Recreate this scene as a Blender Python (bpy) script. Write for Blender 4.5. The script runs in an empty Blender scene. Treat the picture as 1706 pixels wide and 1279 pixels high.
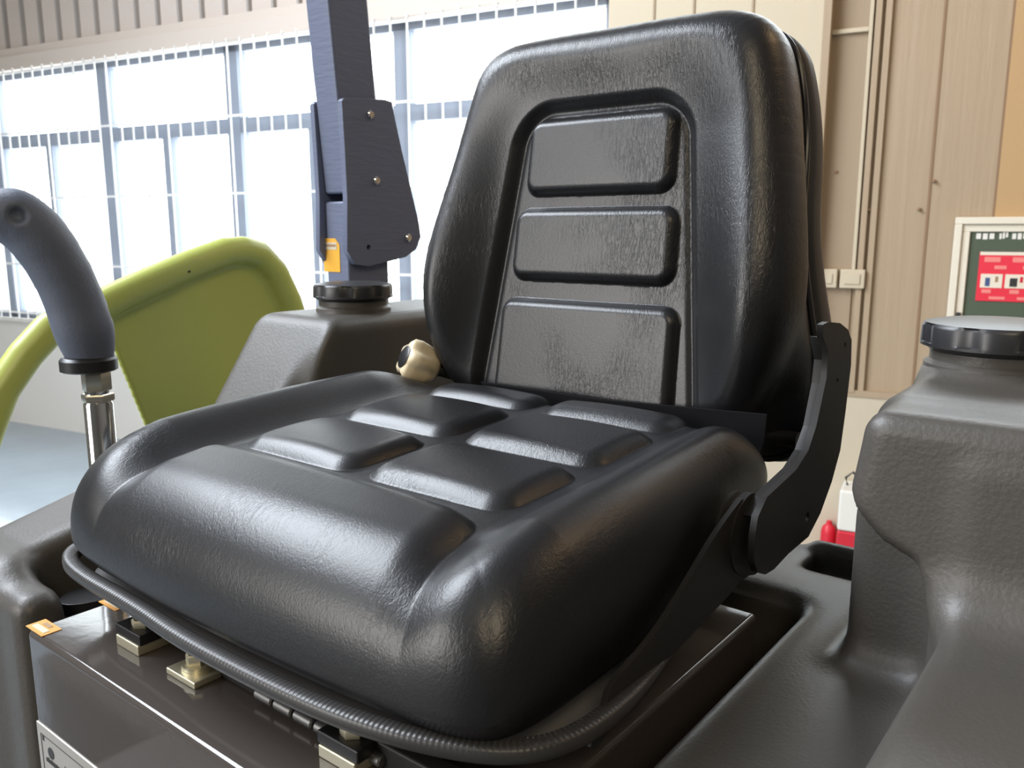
import bpy, bmesh, math, random
import numpy as np
from mathutils import Vector, Matrix
from mathutils.geometry import tessellate_polygon

# ------------------------------------------------------------------ camera, world, lights, exposure
sc = bpy.context.scene
COL = sc.collection
FPX, PCX, PCY = 1400.0, 853.0, 639.5
PITCH = math.atan((639.5 - 383.0) / FPX)
YAW = math.radians(38.2)
CAM = np.array([.484, -.572, 1.57])
cd = bpy.data.cameras.new('camera'); cam = bpy.data.objects.new('camera', cd); COL.objects.link(cam)
cd.sensor_width = 36.0; cd.lens = 36.0 * FPX / 1706.0; cd.clip_start = .02; cd.clip_end = 200
cam.location = CAM; cam.rotation_euler = (math.pi / 2 - PITCH, 0, YAW)
cd.dof.use_dof = True; cd.dof.focus_distance = .62; cd.dof.aperture_fstop = 18.0
sc.camera = cam
sc.view_settings.view_transform = 'Standard'; sc.view_settings.look = 'None'
sc.view_settings.gamma = 1; sc.view_settings.use_curve_mapping = False
sc.view_settings.exposure = 0.0
sc.cycles.max_bounces = 7; sc.cycles.diffuse_bounces = 4; sc.cycles.glossy_bounces = 4
sc.cycles.transparent_max_bounces = 8; sc.cycles.sample_clamp_indirect = 6

world = bpy.data.worlds.new('world'); sc.world = world; world.use_nodes = True
bg = world.node_tree.nodes['Background']; bg.inputs[0].default_value = (.93, .97, 1.0, 1); bg.inputs[1].default_value = 8.0

def area(name, loc, target, sx, sy, power, color):
    l = bpy.data.lights.new(name, 'AREA'); l.shape = 'RECTANGLE'; l.size = sx; l.size_y = sy
    l.energy = power; l.color = color
    o = bpy.data.objects.new(name, l); COL.objects.link(o); o.location = loc
    o.rotation_euler = (Vector(target) - Vector(loc)).to_track_quat('-Z', 'Y').to_euler()
    return o
# fill lights added behind and overhead, and the warm lamps of the right-hand bay
area('camera_side_fill', (-3.4, -7.0, 3.0), (-.2, 0, 1.3), 3.6, 3.2, 400, (1.0, .97, .93))  # added fill from behind the camera; no door is built there
area('overhead_fill', (-3.3, -1.2, 4.9), (0, 0, 1.3), 3.4, 2.2, 480, (.86, .92, 1.0))  # added overhead fill, placed for the highlight on the cushion's front roll
area('warm_hall_lamp', (2.2, 2.2, 4.4), (.9, 3.4, 1.6), .8, .8, 26, (1.0, .66, .34))
area('warm_bay_lamp', (2.8, -3.0, 4.6), (.5, 2.6, 1.2), 1.6, 1.6, 75, (1.0, .82, .56))

# ------------------------------------------------------------------ pixel <-> place helpers (camera of the photograph)
FW = np.array([-math.sin(YAW) * math.cos(PITCH), math.cos(YAW) * math.cos(PITCH), -math.sin(PITCH)])
RT = np.array([math.cos(YAW), math.sin(YAW), 0.]); UP = np.cross(RT, FW)
def ray(x, y): return FW + RT * (x - PCX) / FPX - UP * (y - PCY) / FPX
def onp(x, y, p, n):
    d = ray(x, y); n = np.array(n, float); return CAM + ((np.array(p, float) - CAM) @ n) / (d @ n) * d
def onx(x, y, X): return onp(x, y, (X, 0, 0), (1, 0, 0))
def ony(x, y, Y): return onp(x, y, (0, Y, 0), (0, 1, 0))
def onz(x, y, Z): return onp(x, y, (0, 0, Z), (0, 0, 1))

# ------------------------------------------------------------------ materials
def mat(name, color, rough=.5, metal=0., spec=.5, bump=None, var=None, coat=0., scale_obj=True):
    m = bpy.data.materials.new(name); m.use_nodes = True; nt = m.node_tree
    b = nt.nodes['Principled BSDF']
    b.inputs['Base Color'].default_value = (*color, 1); b.inputs['Roughness'].default_value = rough
    b.inputs['Metallic'].default_value = metal; b.inputs['Specular IOR Level'].default_value = spec
    b.inputs['Coat Weight'].default_value = coat; b.inputs['Coat Roughness'].default_value = .1
    tc = nt.nodes.new('ShaderNodeTexCoord')
    if var:            # (noise scale, amount): real mottling of the surface colour
        n = nt.nodes.new('ShaderNodeTexNoise'); n.inputs['Scale'].default_value = var[0]; n.inputs['Detail'].default_value = 6
        nt.links.new(tc.outputs['Object'], n.inputs['Vector'])
        r = nt.nodes.new('ShaderNodeMapRange'); r.inputs[1].default_value = .3; r.inputs[2].default_value = .7
        r.inputs[3].default_value = 1 - var[1]; r.inputs[4].default_value = 1 + var[1]
        nt.links.new(n.outputs['Fac'], r.inputs[0])
        mx = nt.nodes.new('ShaderNodeVectorMath'); mx.operation = 'SCALE'; mx.inputs[0].default_value = color
        nt.links.new(r.outputs[0], mx.inputs['Scale']); nt.links.new(mx.outputs[0], b.inputs['Base Color'])
    if bump:           # list of (scale, stretch xyz, distance)
        prev = None
        for s, st, dist in bump:
            mp = nt.nodes.new('ShaderNodeMapping'); mp.inputs['Scale'].default_value = st
            nt.links.new(tc.outputs['Object'], mp.inputs['Vector'])
            n = nt.nodes.new('ShaderNodeTexNoise'); n.inputs['Scale'].default_value = s; n.inputs['Detail'].default_value = 4
            nt.links.new(mp.outputs[0], n.inputs['Vector'])
            bp = nt.nodes.new('ShaderNodeBump'); bp.inputs['Strength'].default_value = 1; bp.inputs['Distance'].default_value = dist
            nt.links.new(n.outputs['Fac'], bp.inputs['Height'])
            if prev: nt.links.new(prev.outputs[0], bp.inputs['Normal'])
            prev = bp
        nt.links.new(prev.outputs[0], b.inputs['Normal'])
    return m

def leather(name, stretch, amt):
    m = mat(name, (.0085, .0088, .0105), .37, 0, .55)
    nt = m.node_tree; b = nt.nodes['Principled BSDF']
    tc = nt.nodes.new('ShaderNodeTexCoord'); mp = nt.nodes.new('ShaderNodeMapping'); mp.inputs['Scale'].default_value = stretch
    nt.links.new(tc.outputs['Object'], mp.inputs['Vector'])
    # long soft creases: ridged noise, present only in patches
    n1 = nt.nodes.new('ShaderNodeTexNoise'); n1.inputs['Scale'].default_value = 1.0; n1.inputs['Detail'].default_value = 3
    n1.inputs['Distortion'].default_value = .6
    nt.links.new(mp.outputs[0], n1.inputs['Vector'])
    s = nt.nodes.new('ShaderNodeMath'); s.operation = 'SUBTRACT'; s.inputs[1].default_value = .5; nt.links.new(n1.outputs['Fac'], s.inputs[0])
    a = nt.nodes.new('ShaderNodeMath'); a.operation = 'ABSOLUTE'; nt.links.new(s.outputs[0], a.inputs[0])
    r = nt.nodes.new('ShaderNodeMapRange'); r.inputs[2].default_value = .09; nt.links.new(a.outputs[0], r.inputs[0])
    patch = nt.nodes.new('ShaderNodeTexNoise'); patch.inputs['Scale'].default_value = 9; nt.links.new(tc.outputs['Object'], patch.inputs['Vector'])
    pr = nt.nodes.new('ShaderNodeMapRange'); pr.inputs[1].default_value = .42; pr.inputs[2].default_value = .62; nt.links.new(patch.outputs['Fac'], pr.inputs[0])
    b1 = nt.nodes.new('ShaderNodeBump'); b1.inputs['Distance'].default_value = amt
    nt.links.new(pr.outputs[0], b1.inputs['Strength']); nt.links.new(r.outputs[0], b1.inputs['Height'])
    v = nt.nodes.new('ShaderNodeTexVoronoi'); v.inputs['Scale'].default_value = 620; nt.links.new(tc.outputs['Object'], v.inputs['Vector'])
    b2 = nt.nodes.new('ShaderNodeBump'); b2.inputs['Distance'].default_value = .00010; b2.inputs['Strength'].default_value = .6
    nt.links.new(v.outputs['Distance'], b2.inputs['Height']); nt.links.new(b1.outputs[0], b2.inputs['Normal'])
    n3 = nt.nodes.new('ShaderNodeTexNoise'); n3.inputs['Scale'].default_value = 240; nt.links.new(tc.outputs['Object'], n3.inputs['Vector'])
    b3 = nt.nodes.new('ShaderNodeBump'); b3.inputs['Distance'].default_value = .00008; b3.inputs['Strength'].default_value = .8
    nt.links.new(n3.outputs['Fac'], b3.inputs['Height']); nt.links.new(b2.outputs[0], b3.inputs['Normal'])
    nt.links.new(b3.outputs[0], b.inputs['Normal'])
    return m

M = {}
M['leather_seat'] = leather('black_leather_seat', (260, 120, 120), .00008)
M['leather_back'] = leather('black_leather_back', (330, 90, 90), .00011)
M['plastic'] = mat('rotomoulded_grey_plastic', (.064, .0585, .052), .45, 0, .5, [(330, (1, 1, 1), .0003), (26, (1, 1, 1), .0003)], (14, .06))
M['black_plastic'] = mat('black_plastic', (.012, .012, .013), .36)
M['cap'] = mat('black_cap', (.02, .02, .022), .38)
M['shell'] = mat('back_shell_plastic', (.022, .021, .021), .5, bump=[(500, (1, 1, 1), .0003)])
M['black_steel'] = mat('black_painted_steel', (.018, .017, .017), .50, 0, .3)
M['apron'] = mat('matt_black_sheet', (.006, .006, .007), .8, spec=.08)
M['rubber'] = mat('ribbed_rubber', (.035, .034, .034), .38)
M['paint_brown'] = mat('glossy_dark_machine_paint', (.066, .057, .052), .08, 0, .65, [(60, (1, 1, 1), .00006)], None)
M['pan'] = mat('grey_pan_steel', (.17, .17, .18), .45)
M['post'] = mat('blue_grey_steel_haze_tint', (.125, .150, .235), .42, 0, .5, [(30, (1, 1, 6), .0006)])  # blue-grey paint, made lighter and bluer to imitate window haze
M['lime'] = mat('lime_paint', (.44, .50, .12), .36, 0, .5, None, (5, .04))
M['grip'] = mat('grip_rubber_haze_tint', (.10, .12, .17), .55, bump=[(300, (1, 1, 1), .0004)])  # rubber colour lightened towards blue, standing in for haze from the window
M['zinc'] = mat('zinc_plated_steel', (.62, .60, .52), .28, 1)
M['zinc_bolt'] = mat('yellow_zinc_bolt', (.70, .66, .50), .38, .8)
M['chrome'] = mat('chrome', (.8, .8, .78), .12, 1)
M['cream'] = mat('cream_knob', (.66, .56, .38), .42)
M['white_paint'] = mat('white_bar_paint', (.85, .84, .82), .5)
M['frame'] = mat('window_frame_grey', (.22, .25, .31), .5)
M['trim'] = mat('beige_trim', (.60, .53, .47), .55)
M['corr'] = mat('corrugated_sheet_light', (.58, .51, .46), .55)
M['panel'] = mat('beige_sandwich_panel', (.39, .295, .195), .55, bump=[(3, (8, 8, .4), .004)], var=(1.2, .03))
M['panel_cream'] = mat('cream_cover_panel', (.56, .48, .35), .55)
M['panel_groove'] = mat('panel_joint_brown', (.26, .16, .09), .6)
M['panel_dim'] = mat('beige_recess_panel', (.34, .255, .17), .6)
M['low_wall'] = mat('white_low_wall', (.70, .68, .64), .6, var=(1.5, .03))
M['floor'] = mat('grey_epoxy_floor', (.31, .37, .42), .13, 0, .5, [(7, (1, 1, 1), .002)], (1.1, .10))
M['ceil'] = mat('grey_roof_sheet', (.22, .22, .23), .6)
M['backwall'] = mat('hall_wall', (.17, .155, .14), .7)
M['red'] = mat('red_paint', (.62, .02, .04), .4)
M['white'] = mat('white_plastic', (.8, .78, .72), .4)
M['board_green'] = mat('board_green_felt', (.075, .10, .065), .7)
M['board_frame'] = mat('board_aluminium', (.78, .72, .60), .45)
M['poster_red'] = mat('poster_red', (.78, .03, .06), .5)
M['poster_pink'] = mat('poster_pink', (.85, .25, .22), .5)
M['poster_white'] = mat('poster_white', (.80, .72, .60), .5)
M['ink_blue'] = mat('ink_blue', (.05, .09, .22), .5)
M['ink_dark'] = mat('ink_dark', (.03, .03, .03), .5)
M['ink_brown'] = mat('ink_brown', (.35, .22, .12), .5)
M['yellow'] = mat('yellow_label', (.80, .42, .04), .45)
M['orange_label'] = mat('orange_label', (.70, .32, .05), .35)
M['label_pale'] = mat('label_pale', (.62, .56, .42), .4)
M['plate_alu'] = mat('nameplate_aluminium', (.55, .52, .48), .38, .6)
M['drum'] = mat('drum_steel', (.2, .2, .2), .4, .8)
gm = bpy.data.materials.new('window_glass'); gm.use_nodes = True; nt = gm.node_tree
for n in list(nt.nodes):
    if n.type != 'OUTPUT_MATERIAL': nt.nodes.remove(n)
t_ = nt.nodes.new('ShaderNodeBsdfTransparent'); t_.inputs[0].default_value = (.95, .97, .97, 1)
g_ = nt.nodes.new('ShaderNodeBsdfGlossy'); g_.inputs['Roughness'].default_value = .03
lw_ = nt.nodes.new('ShaderNodeLayerWeight'); pw_ = nt.nodes.new('ShaderNodeMath'); pw_.operation = 'POWER'; pw_.inputs[1].default_value = 5; nt.links.new(lw_.outputs['Facing'], pw_.inputs[0])
f_ = nt.nodes.new('ShaderNodeMath'); f_.operation = 'MULTIPLY_ADD'; f_.inputs[1].default_value = .9; f_.inputs[2].default_value = .04; nt.links.new(pw_.outputs[0], f_.inputs[0])
x_ = nt.nodes.new('ShaderNodeMixShader'); nt.links.new(f_.outputs[0], x_.inputs[0]); nt.links.new(t_.outputs[0], x_.inputs[1]); nt.links.new(g_.outputs[0], x_.inputs[2])
nt.links.new(x_.outputs[0], [n for n in nt.nodes if n.type == 'OUTPUT_MATERIAL'][0].inputs[0]); M['glass'] = gm

# ------------------------------------------------------------------ object helpers
def link_mesh(name, verts, faces, m, parent=None, smooth=True):
    me = bpy.data.meshes.new(name)
    verts = np.asarray(verts, dtype=np.float64)
    me.from_pydata(verts.tolist(), [], faces if isinstance(faces, list) else faces.tolist()); me.update()
    if smooth: me.polygons.foreach_set('use_smooth', [True] * len(me.polygons))
    me.materials.append(m)
    o = bpy.data.objects.new(name, me); COL.objects.link(o)
    if parent: o.parent = parent; o.matrix_parent_inverse = parent_inv(parent)
    return o
def parent_inv(p):
    m = Matrix.Translation(p.location) @ p.rotation_euler.to_matrix().to_4x4()
    q = p.parent
    if q: m = parent_world(q) @ p.matrix_parent_inverse @ m
    return m.inverted()
def parent_world(p):
    m = Matrix.Translation(p.location) @ p.rotation_euler.to_matrix().to_4x4()
    return parent_world(p.parent) @ p.matrix_parent_inverse @ m if p.parent else m
def from_bm(name, bm, m, parent=None, smooth=True, angle=35):
    bmesh.ops.recalc_face_normals(bm, faces=bm.faces)
    me = bpy.data.meshes.new(name); bm.to_mesh(me); bm.free()
    me.materials.append(m)
    if smooth:
        me.polygons.foreach_set('use_smooth', [True] * len(me.polygons))
        try: me.set_sharp_from_angle(angle=math.radians(angle))
        except Exception: pass
    o = bpy.data.objects.new(name, me); COL.objects.link(o)
    if parent: o.parent = parent; o.matrix_parent_inverse = parent_inv(parent)
    return o
def thing(name, label, cat, loc=(0, 0, 0), group=None):
    o = bpy.data.objects.new(name, None); COL.objects.link(o); o.location = loc
    o.empty_display_size = .05
    return tag(o, label, cat, group)
def tag(o, label=None, cat=None, group=None, kind=None):
    if label: o['label'] = label
    if cat: o['category'] = cat
    if group: o['group'] = group
    if kind: o['kind'] = kind
    return o
def bevel(bm, r, seg=2):
    bmesh.ops.bevel(bm, geom=list(bm.edges), offset=r, segments=seg, profile=.5, affect='EDGES', clamp_overlap=True)
def frame_box(bm, o, ax, ay, az, a, b):
    """box between local coordinates a and b in the frame (o; ax, ay, az)"""
    vs = []
    for i in (0, 1):
        for j in (0, 1):
            for k in (0, 1):
                p = np.array(o) + np.array(ax) * (a[0], b[0])[i] + np.array(ay) * (a[1], b[1])[j] + np.array(az) * (a[2], b[2])[k]
                vs.append(bm.verts.new(p))
    for f in ((0, 1, 3, 2), (4, 6, 7, 5), (0, 4, 5, 1), (2, 3, 7, 6), (0, 2, 6, 4), (1, 5, 7, 3)):
        bm.faces.new([vs[i] for i in f])
    return vs
X3, Y3, Z3 = (1, 0, 0), (0, 1, 0), (0, 0, 1)
def box(name, a, b, m, parent=None, r=0, fr=((0, 0, 0), X3, Y3, Z3), seg=2):
    bm = bmesh.new(); frame_box(bm, *fr, a, b)
    if r: bevel(bm, r, seg)
    return weighted(from_bm(name, bm, m, parent, smooth=bool(r), angle=50)) if r else from_bm(name, bm, m, parent, smooth=False)
def weighted(o):
    w = o.modifiers.new('weighted_normal', 'WEIGHTED_NORMAL'); w.mode = 'FACE_AREA'; w.weight = 80; w.keep_sharp = True
    return o
def basis(axis):
    a = Vector(axis).normalized(); u = a.orthogonal().normalized(); return u, a.cross(u), a
def lathe(name, c, axis, prof, m, parent=None, n=48, lobes=None, angle=35, up=None):
    """prof: list of (radius, height along axis); lobes(theta, r) -> r"""
    a = Vector(axis).normalized(); u = (Vector(up) - a * Vector(up).dot(a)).normalized() if up else a.orthogonal().normalized(); v = a.cross(u)
    bm = bmesh.new(); rings = []
    for r, h in prof:
        ring = []
        for i in range(n):
            t = 2 * math.pi * i / n; rr = lobes(t, r, h) if lobes else r
            ring.append(bm.verts.new(Vector(c) + a * h + (u * math.cos(t) + v * math.sin(t)) * max(rr, 1e-5)))
        rings.append(ring)
    for A, B in zip(rings, rings[1:]):
        for i in range(n): bm.faces.new((A[i], A[(i + 1) % n], B[(i + 1) % n], B[i]))
    bm.faces.new(rings[0][::-1]); bm.faces.new(rings[-1])
    return from_bm(name, bm, m, parent, angle=angle)
def tube(name, pts, r, m, parent=None, n=12, closed=False):
    bm = bmesh.new(); rings = []; P = [Vector(p) for p in pts]
    for i, p in enumerate(P):
        d = (P[min(i + 1, len(P) - 1)] - P[max(i - 1, 0)]).normalized()
        u = d.cross(Vector((0, 0, 1)));  u = d.cross(Vector((1, 0, 0))) if u.length < .2 else u; u.normalize(); v = d.cross(u)
        rr = r[i] if isinstance(r, (list, tuple)) else r
        rings.append([bm.verts.new(p + (u * math.cos(2 * math.pi * k / n) + v * math.sin(2 * math.pi * k / n)) * rr) for k in range(n)])
    for A, B in zip(rings, rings[1:]):
        for k in range(n): bm.faces.new((A[k], A[(k + 1) % n], B[(k + 1) % n], B[k]))
    bm.faces.new(rings[0][::-1]); bm.faces.new(rings[-1])
    return from_bm(name, bm, m, parent)
def plate(name, outer, holes, o, ax, ay, az, t, m, parent=None, r=0):
    """extruded polygon with holes: 2-D points in frame (ax, ay), thickness t along az"""
    loops = [outer] + holes
    flat = [p for l in loops for p in l]
    tris = tessellate_polygon([[Vector((p[0], p[1], 0)) for p in l] for l in loops])
    bm = bmesh.new(); o = Vector(o); ax = Vector(ax); ay = Vector(ay); az = Vector(az)
    lo = [bm.verts.new(o + ax * p[0] + ay * p[1]) for p in flat]
    hi = [bm.verts.new(o + ax * p[0] + ay * p[1] + az * t) for p in flat]
    for tr in tris:
        try:
            bm.faces.new([lo[i] for i in tr]); bm.faces.new([hi[i] for i in tr][::-1])
        except ValueError: pass
    k = 0
    for l in loops:
        n = len(l)
        for i in range(n):
            a, b = k + i, k + (i + 1) % n
            bm.faces.new((lo[a], lo[b], hi[b], hi[a]))
        k += n
    bmesh.ops.recalc_face_normals(bm, faces=bm.faces)
    if r:
        es = [e for e in bm.edges if len(e.link_faces) == 2 and e.calc_face_angle(0) > .7 and abs((e.verts[0].co - e.verts[1].co).dot(az)) < 1e-6]
        bmesh.ops.bevel(bm, geom=es, offset=r, segments=2, profile=.5, affect='EDGES', clamp_overlap=True)
    return weighted(from_bm(name, bm, m, parent, angle=50))
def circle2(c, r, n=16): return [(c[0] + r * math.cos(2 * math.pi * i / n), c[1] + r * math.sin(2 * math.pi * i / n)) for i in range(n)]
def smooth_poly(pts, it=2, closed=True):
    P = [np.array(p, float) for p in pts]
    for _ in range(it):
        Q = []; n = len(P)
        for i in range(n if closed else n - 1):
            a, b = P[i], P[(i + 1) % n]; Q += [a * .75 + b * .25, a * .25 + b * .75]
        if not closed: Q = [P[0]] + Q + [P[-1]]
        P = Q
    return P
# ------------------------------------------------------------------ signed-distance modelling -> mesh (surface nets)
def smin(a, b, k):
    h = np.clip(.5 + .5 * (b - a) / k, 0, 1); return b + (a - b) * h - k * h * (1 - h)
def smax(a, b, k): return -smin(-a, -b, k)
def rbox(x, y, z, a, b, r):
    c = [(a[i] + b[i]) / 2 for i in range(3)]; h = [(b[i] - a[i]) / 2 - r for i in range(3)]
    q = [np.abs(v - c[i]) - h[i] for i, v in enumerate((x, y, z))]
    out = np.sqrt(np.maximum(q[0], 0) ** 2 + np.maximum(q[1], 0) ** 2 + np.maximum(q[2], 0) ** 2)
    return out + np.minimum(np.maximum(q[0], np.maximum(q[1], q[2])), 0) - r
def capsule(x, y, z, a, b, ra, rb):
    a = np.array(a, float); b = np.array(b, float); d = b - a; L = d @ d + 1e-12
    t = np.clip(((x - a[0]) * d[0] + (y - a[1]) * d[1] + (z - a[2]) * d[2]) / L, 0, 1)
    return np.sqrt((x - a[0] - t * d[0]) ** 2 + (y - a[1] - t * d[1]) ** 2 + (z - a[2] - t * d[2]) ** 2) - (ra + (rb - ra) * t)
def surfnet(f, lo, hi, h):
    n = [int(math.ceil((hi[i] - lo[i]) / h)) + 1 for i in range(3)]
    ax = [lo[i] + h * np.arange(n[i]) for i in range(3)]
    x = ax[0][:, None, None]; y = ax[1][None, :, None]; z = ax[2][None, None, :]
    g = np.broadcast_to(f(x, y, z), n).astype(np.float32)
    s = g < 0
    c = s[:-1, :-1, :-1].astype(np.int8)
    tot = np.zeros([k - 1 for k in n], np.int8)
    for i in (0, 1):
        for j in (0, 1):
            for k in (0, 1): tot += s[i:n[0] - 1 + i, j:n[1] - 1 + j, k:n[2] - 1 + k]
    act = (tot > 0) & (tot < 8)
    I, J, K = np.nonzero(act); idx = -np.ones(act.shape, np.int64); idx[I, J, K] = np.arange(len(I))
    P = np.zeros((len(I), 3)); cnt = np.zeros(len(I))
    corners = [(i, j, k) for i in (0, 1) for j in (0, 1) for k in (0, 1)]
    for a in corners:
        for b in corners:
            d = (b[0] - a[0], b[1] - a[1], b[2] - a[2])
            if sum(d) != 1 or min(d) < 0 or sum(map(abs, d)) != 1: continue
            ga = g[I + a[0], J + a[1], K + a[2]]; gb = g[I + b[0], J + b[1], K + b[2]]
            cr = (ga < 0) != (gb < 0); t = np.where(cr, ga / np.where(cr, ga - gb, 1), 0)
            for q in range(3): P[:, q] += np.where(cr, a[q] + t * d[q], 0)
            cnt += cr
    P /= cnt[:, None]; P += np.stack([I, J, K], 1); P *= h; P += np.array(lo)
    faces = []
    for axis in range(3):
        sl0 = [slice(None)] * 3; sl1 = [slice(None)] * 3; sl0[axis] = slice(0, -1); sl1[axis] = slice(1, None)
        A = s[tuple(sl0)]; B = s[tuple(sl1)]; e = A != B
        u, v = (axis + 1) % 3, (axis + 2) % 3
        E = np.array(np.nonzero(e)).T
        E = E[(E[:, u] > 0) & (E[:, v] > 0) & (E[:, u] < n[u] - 1) & (E[:, v] < n[v] - 1)]
        du = np.zeros(3, int); du[u] = 1; dv = np.zeros(3, int); dv[v] = 1
        q = [idx[tuple((E + o).T)] for o in (-du - dv, -dv, 0 * du, -du)]
        F = np.stack(q, 1); inside = A[tuple(E.T)]
        F[~inside] = F[~inside][:, ::-1]
        faces.append(F)
    return P, np.concatenate(faces)
def sdf_obj(name, f, lo, hi, h, m, parent=None):
    P, F = surfnet(f, lo, hi, h)
    return link_mesh(name, P, F, m, parent)
def text_obj(name, s, loc, ax, ay, size, m, parent, ext=.0002, align='LEFT'):
    cu = bpy.data.curves.new(name, 'FONT'); cu.body = s; cu.size = size; cu.extrude = ext; cu.align_x = align
    tmp = bpy.data.objects.new(name, cu); COL.objects.link(tmp)
    bpy.context.view_layer.update()
    me = bpy.data.meshes.new_from_object(tmp.evaluated_get(bpy.context.evaluated_depsgraph_get()))
    COL.objects.unlink(tmp); bpy.data.objects.remove(tmp)
    ax = Vector(ax).normalized(); ay = Vector(ay).normalized(); az = ax.cross(ay)
    me.transform(Matrix.Translation(loc) @ Matrix((ax, ay, az)).transposed().to_4x4())
    me.materials.clear(); me.materials.append(m); me.name = name
    o = bpy.data.objects.new(name, me); COL.objects.link(o)
    if parent: o.parent = parent; o.matrix_parent_inverse = parent_inv(parent)
    return o

# ================================================================== THE SETTING
WP0 = np.array([-6.638, 2.298, 0.])
_a = YAW + math.radians(63.1)
WS = np.array([math.sin(_a), -math.cos(_a), 0.])        # along the wall, to the right
WO = np.array([WS[1], -WS[0], 0.])                       # out of the wall, into the hall
WF = (WP0, WS, WO, np.array([0, 0, 1.]))                 # frame: (s, out, z)
def wbox(name, a, b, m, parent=None, r=0): return box(name, a, b, m, parent, r, WF)
def wbm(bm, a, b): frame_box(bm, *WF, a, b)
SL, SR, HB = -1.6, 13.0, 13.0        # wall runs from s=SL to s=SR, hall is HB deep
CEIL = 6.2
def struct(o): o['kind'] = 'structure'; return o
struct(wbox('floor', (SL - .3, -.3, -.1), (SR + .3, HB + .3, 0), M['floor']))
struct(wbox('ceiling', (SL - .3, -.3, CEIL), (SR + .3, HB + .3, CEIL + .1), M['ceil']))
struct(wbox('wall_left', (SL - .2, 0, 0), (SL, HB, CEIL), M['backwall']))
struct(wbox('wall_right', (SR, 0, 0), (SR + .2, HB, CEIL), M['backwall']))
struct(wbox('wall_front', (SL, HB, 0), (SR, HB + .2, CEIL), M['backwall']))
ZS, ZT = .88, 2.735; SW = 4.845; CZ0, CZ1 = 3.45, 4.35
# the window wall: low wall, head beam, corrugated cladding with clerestory, panels
bm = bmesh.new()
wbm(bm, (SL, -.2, 0), (SW, 0, ZS)); wbm(bm, (SL, -.2, ZS - .03), (SW, .03, ZS))
struct(from_bm('wall_back', bm, M['low_wall'], smooth=False))
struct(wbox('wall_back', (SW, -.2, 0), (SR, .02, .81), mat('cream_low_wall', (.56, .49, .37), .6)))
bm = bmesh.new()
cler = [(-1.3, 1.42), (1.9, 3.3), (3.8, 5.2), (5.5, 7.4)]
wbm(bm, (SL, -.2, ZT), (5.5, -.02, CZ0)); wbm(bm, (7.4, -.2, ZT), (SR, -.02, CZ0)); wbm(bm, (5.5, -.2, ZT), (7.4, -.02, 2.85)); wbm(bm, (SL, -.2, CZ1), (SR, -.02, CEIL))
e = SL
for a, b in cler + [(SR, SR)]:
    if a > e: wbm(bm, (e, -.2, CZ0), (a, -.02, CZ1))
    e = b
struct(from_bm('wall_back', bm, M['corr'], smooth=False))
# ribs of the corrugated cladding
bm = bmesh.new(); s = SL + .05 + .0
s = .049 - .2 * 8
while s < SW:
    vs = []
    prof = [(-.014, -.02), (-.009, .006), (.009, .006), (.014, -.02)]
    for zz in (2.84, CZ0 - .06):
        for ds, o in prof: vs.append(bm.verts.new(WP0 + WS * (s + ds) + WO * o + np.array([0, 0, zz])))
    for i in range(3): bm.faces.new((vs[i], vs[i + 1], vs[i + 5], vs[i + 4]))
    s += .2
ribs = struct(from_bm('trim_1', bm, mat('corrugation_grey', (.36, .33, .31), .55), smooth=False))
struct(wbox('trim_2', (SL, -.02, ZT), (SW, .05, 2.84), M['trim'], r=.006))
struct(wbox('trim_3', (SL, -.02, 2.84), (SW, .02, 2.90), M['trim'], r=.006))

# windows
def window(name, s0, s1, z0, z1, vs_full, vs_low, zm):
    fr = bmesh.new()
    for a, b in vs_full: wbm(fr, (a, -.12, z0), (b, -.04, z1))
    wbm(fr, (s0, -.12, z1 - .045), (s1, -.04, z1)); wbm(fr, (s0, -.12, z0), (s1, -.04, z0 + .05))
    if zm:
        wbm(fr, (s0, -.125, zm[0]), (s1, -.045, zm[1]))
        for a, b in vs_low: wbm(fr, (a, -.118, z0), (b, -.05, zm[0]))
    w = struct(from_bm(name, fr, M['frame'], smooth=False))
    edges = [s0] + [q for a, b in vs_full for q in (a, b)] + [s1]
    k = 0
    for a, b in zip(vs_full, vs_full[1:]):
        box('pane', (a[1], -.084, z0), (b[0], -.080, z1), M['glass'], w, 0, WF)
    return w
window('window_1', SL, SW, ZS, ZT, [(SL, SL + .06), (-.33, -.23), (.945, 1.045), (2.18, 2.29), (3.50, 3.595), (4.80, SW)],
       [(.31, .38), (1.56, 1.64), (2.84, 2.92), (4.15, 4.22)], (2.19, 2.285))
for i, (a, b) in enumerate(cler):
    window('window_%d' % (i + 2), a, b, CZ0 if i < 3 else 2.85, CZ1, [(a, a + .04), (b - .04, b)], [], None)

# white security grille in front of the window
g = thing('window_grille', 'white steel security grille of thin bars across the big bright window', 'grille', tuple(WP0 + WO * .06 + np.array([0, 0, ZS])))
bar0 = None; s = -1.40
while s < SW - .02:
    if bar0 is None:
        bar0 = wbox('vertical_bar', (s - .004, .055, ZS + .01), (s + .004, .066, ZT + .012), M['white_paint'], g); b = bar0; s_0 = s
    else:
        b = bar0.copy(); COL.objects.link(b); b.parent = g; b.matrix_parent_inverse = bar0.matrix_parent_inverse
        b.location = Vector(WS * (s - s_0))
    s += .1125
for z in (1.31, 1.803, 2.285, ZT - .02, .93):
    wbox('horizontal_bar', (SL + .02, .05, z - .007), (SW, .057, z + .007), M['white_paint'], g)

# beige panel wall to the right of the window
struct(wbox('wall_back', (SW, -.2, .81), (SR, 0, ZT + .01), M['panel']))
struct(wbox('trim_4', (SW, 0, .82), (5.87, .05, 2.82), M['panel_cream'], r=.01))
for i, s in enumerate((5.08, 5.275, 5.55)):
    struct(wbox('trim_%d' % (5 + i), (s - .004, .05, .82), (s + .006, .056, 2.82), M['panel']))
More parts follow.
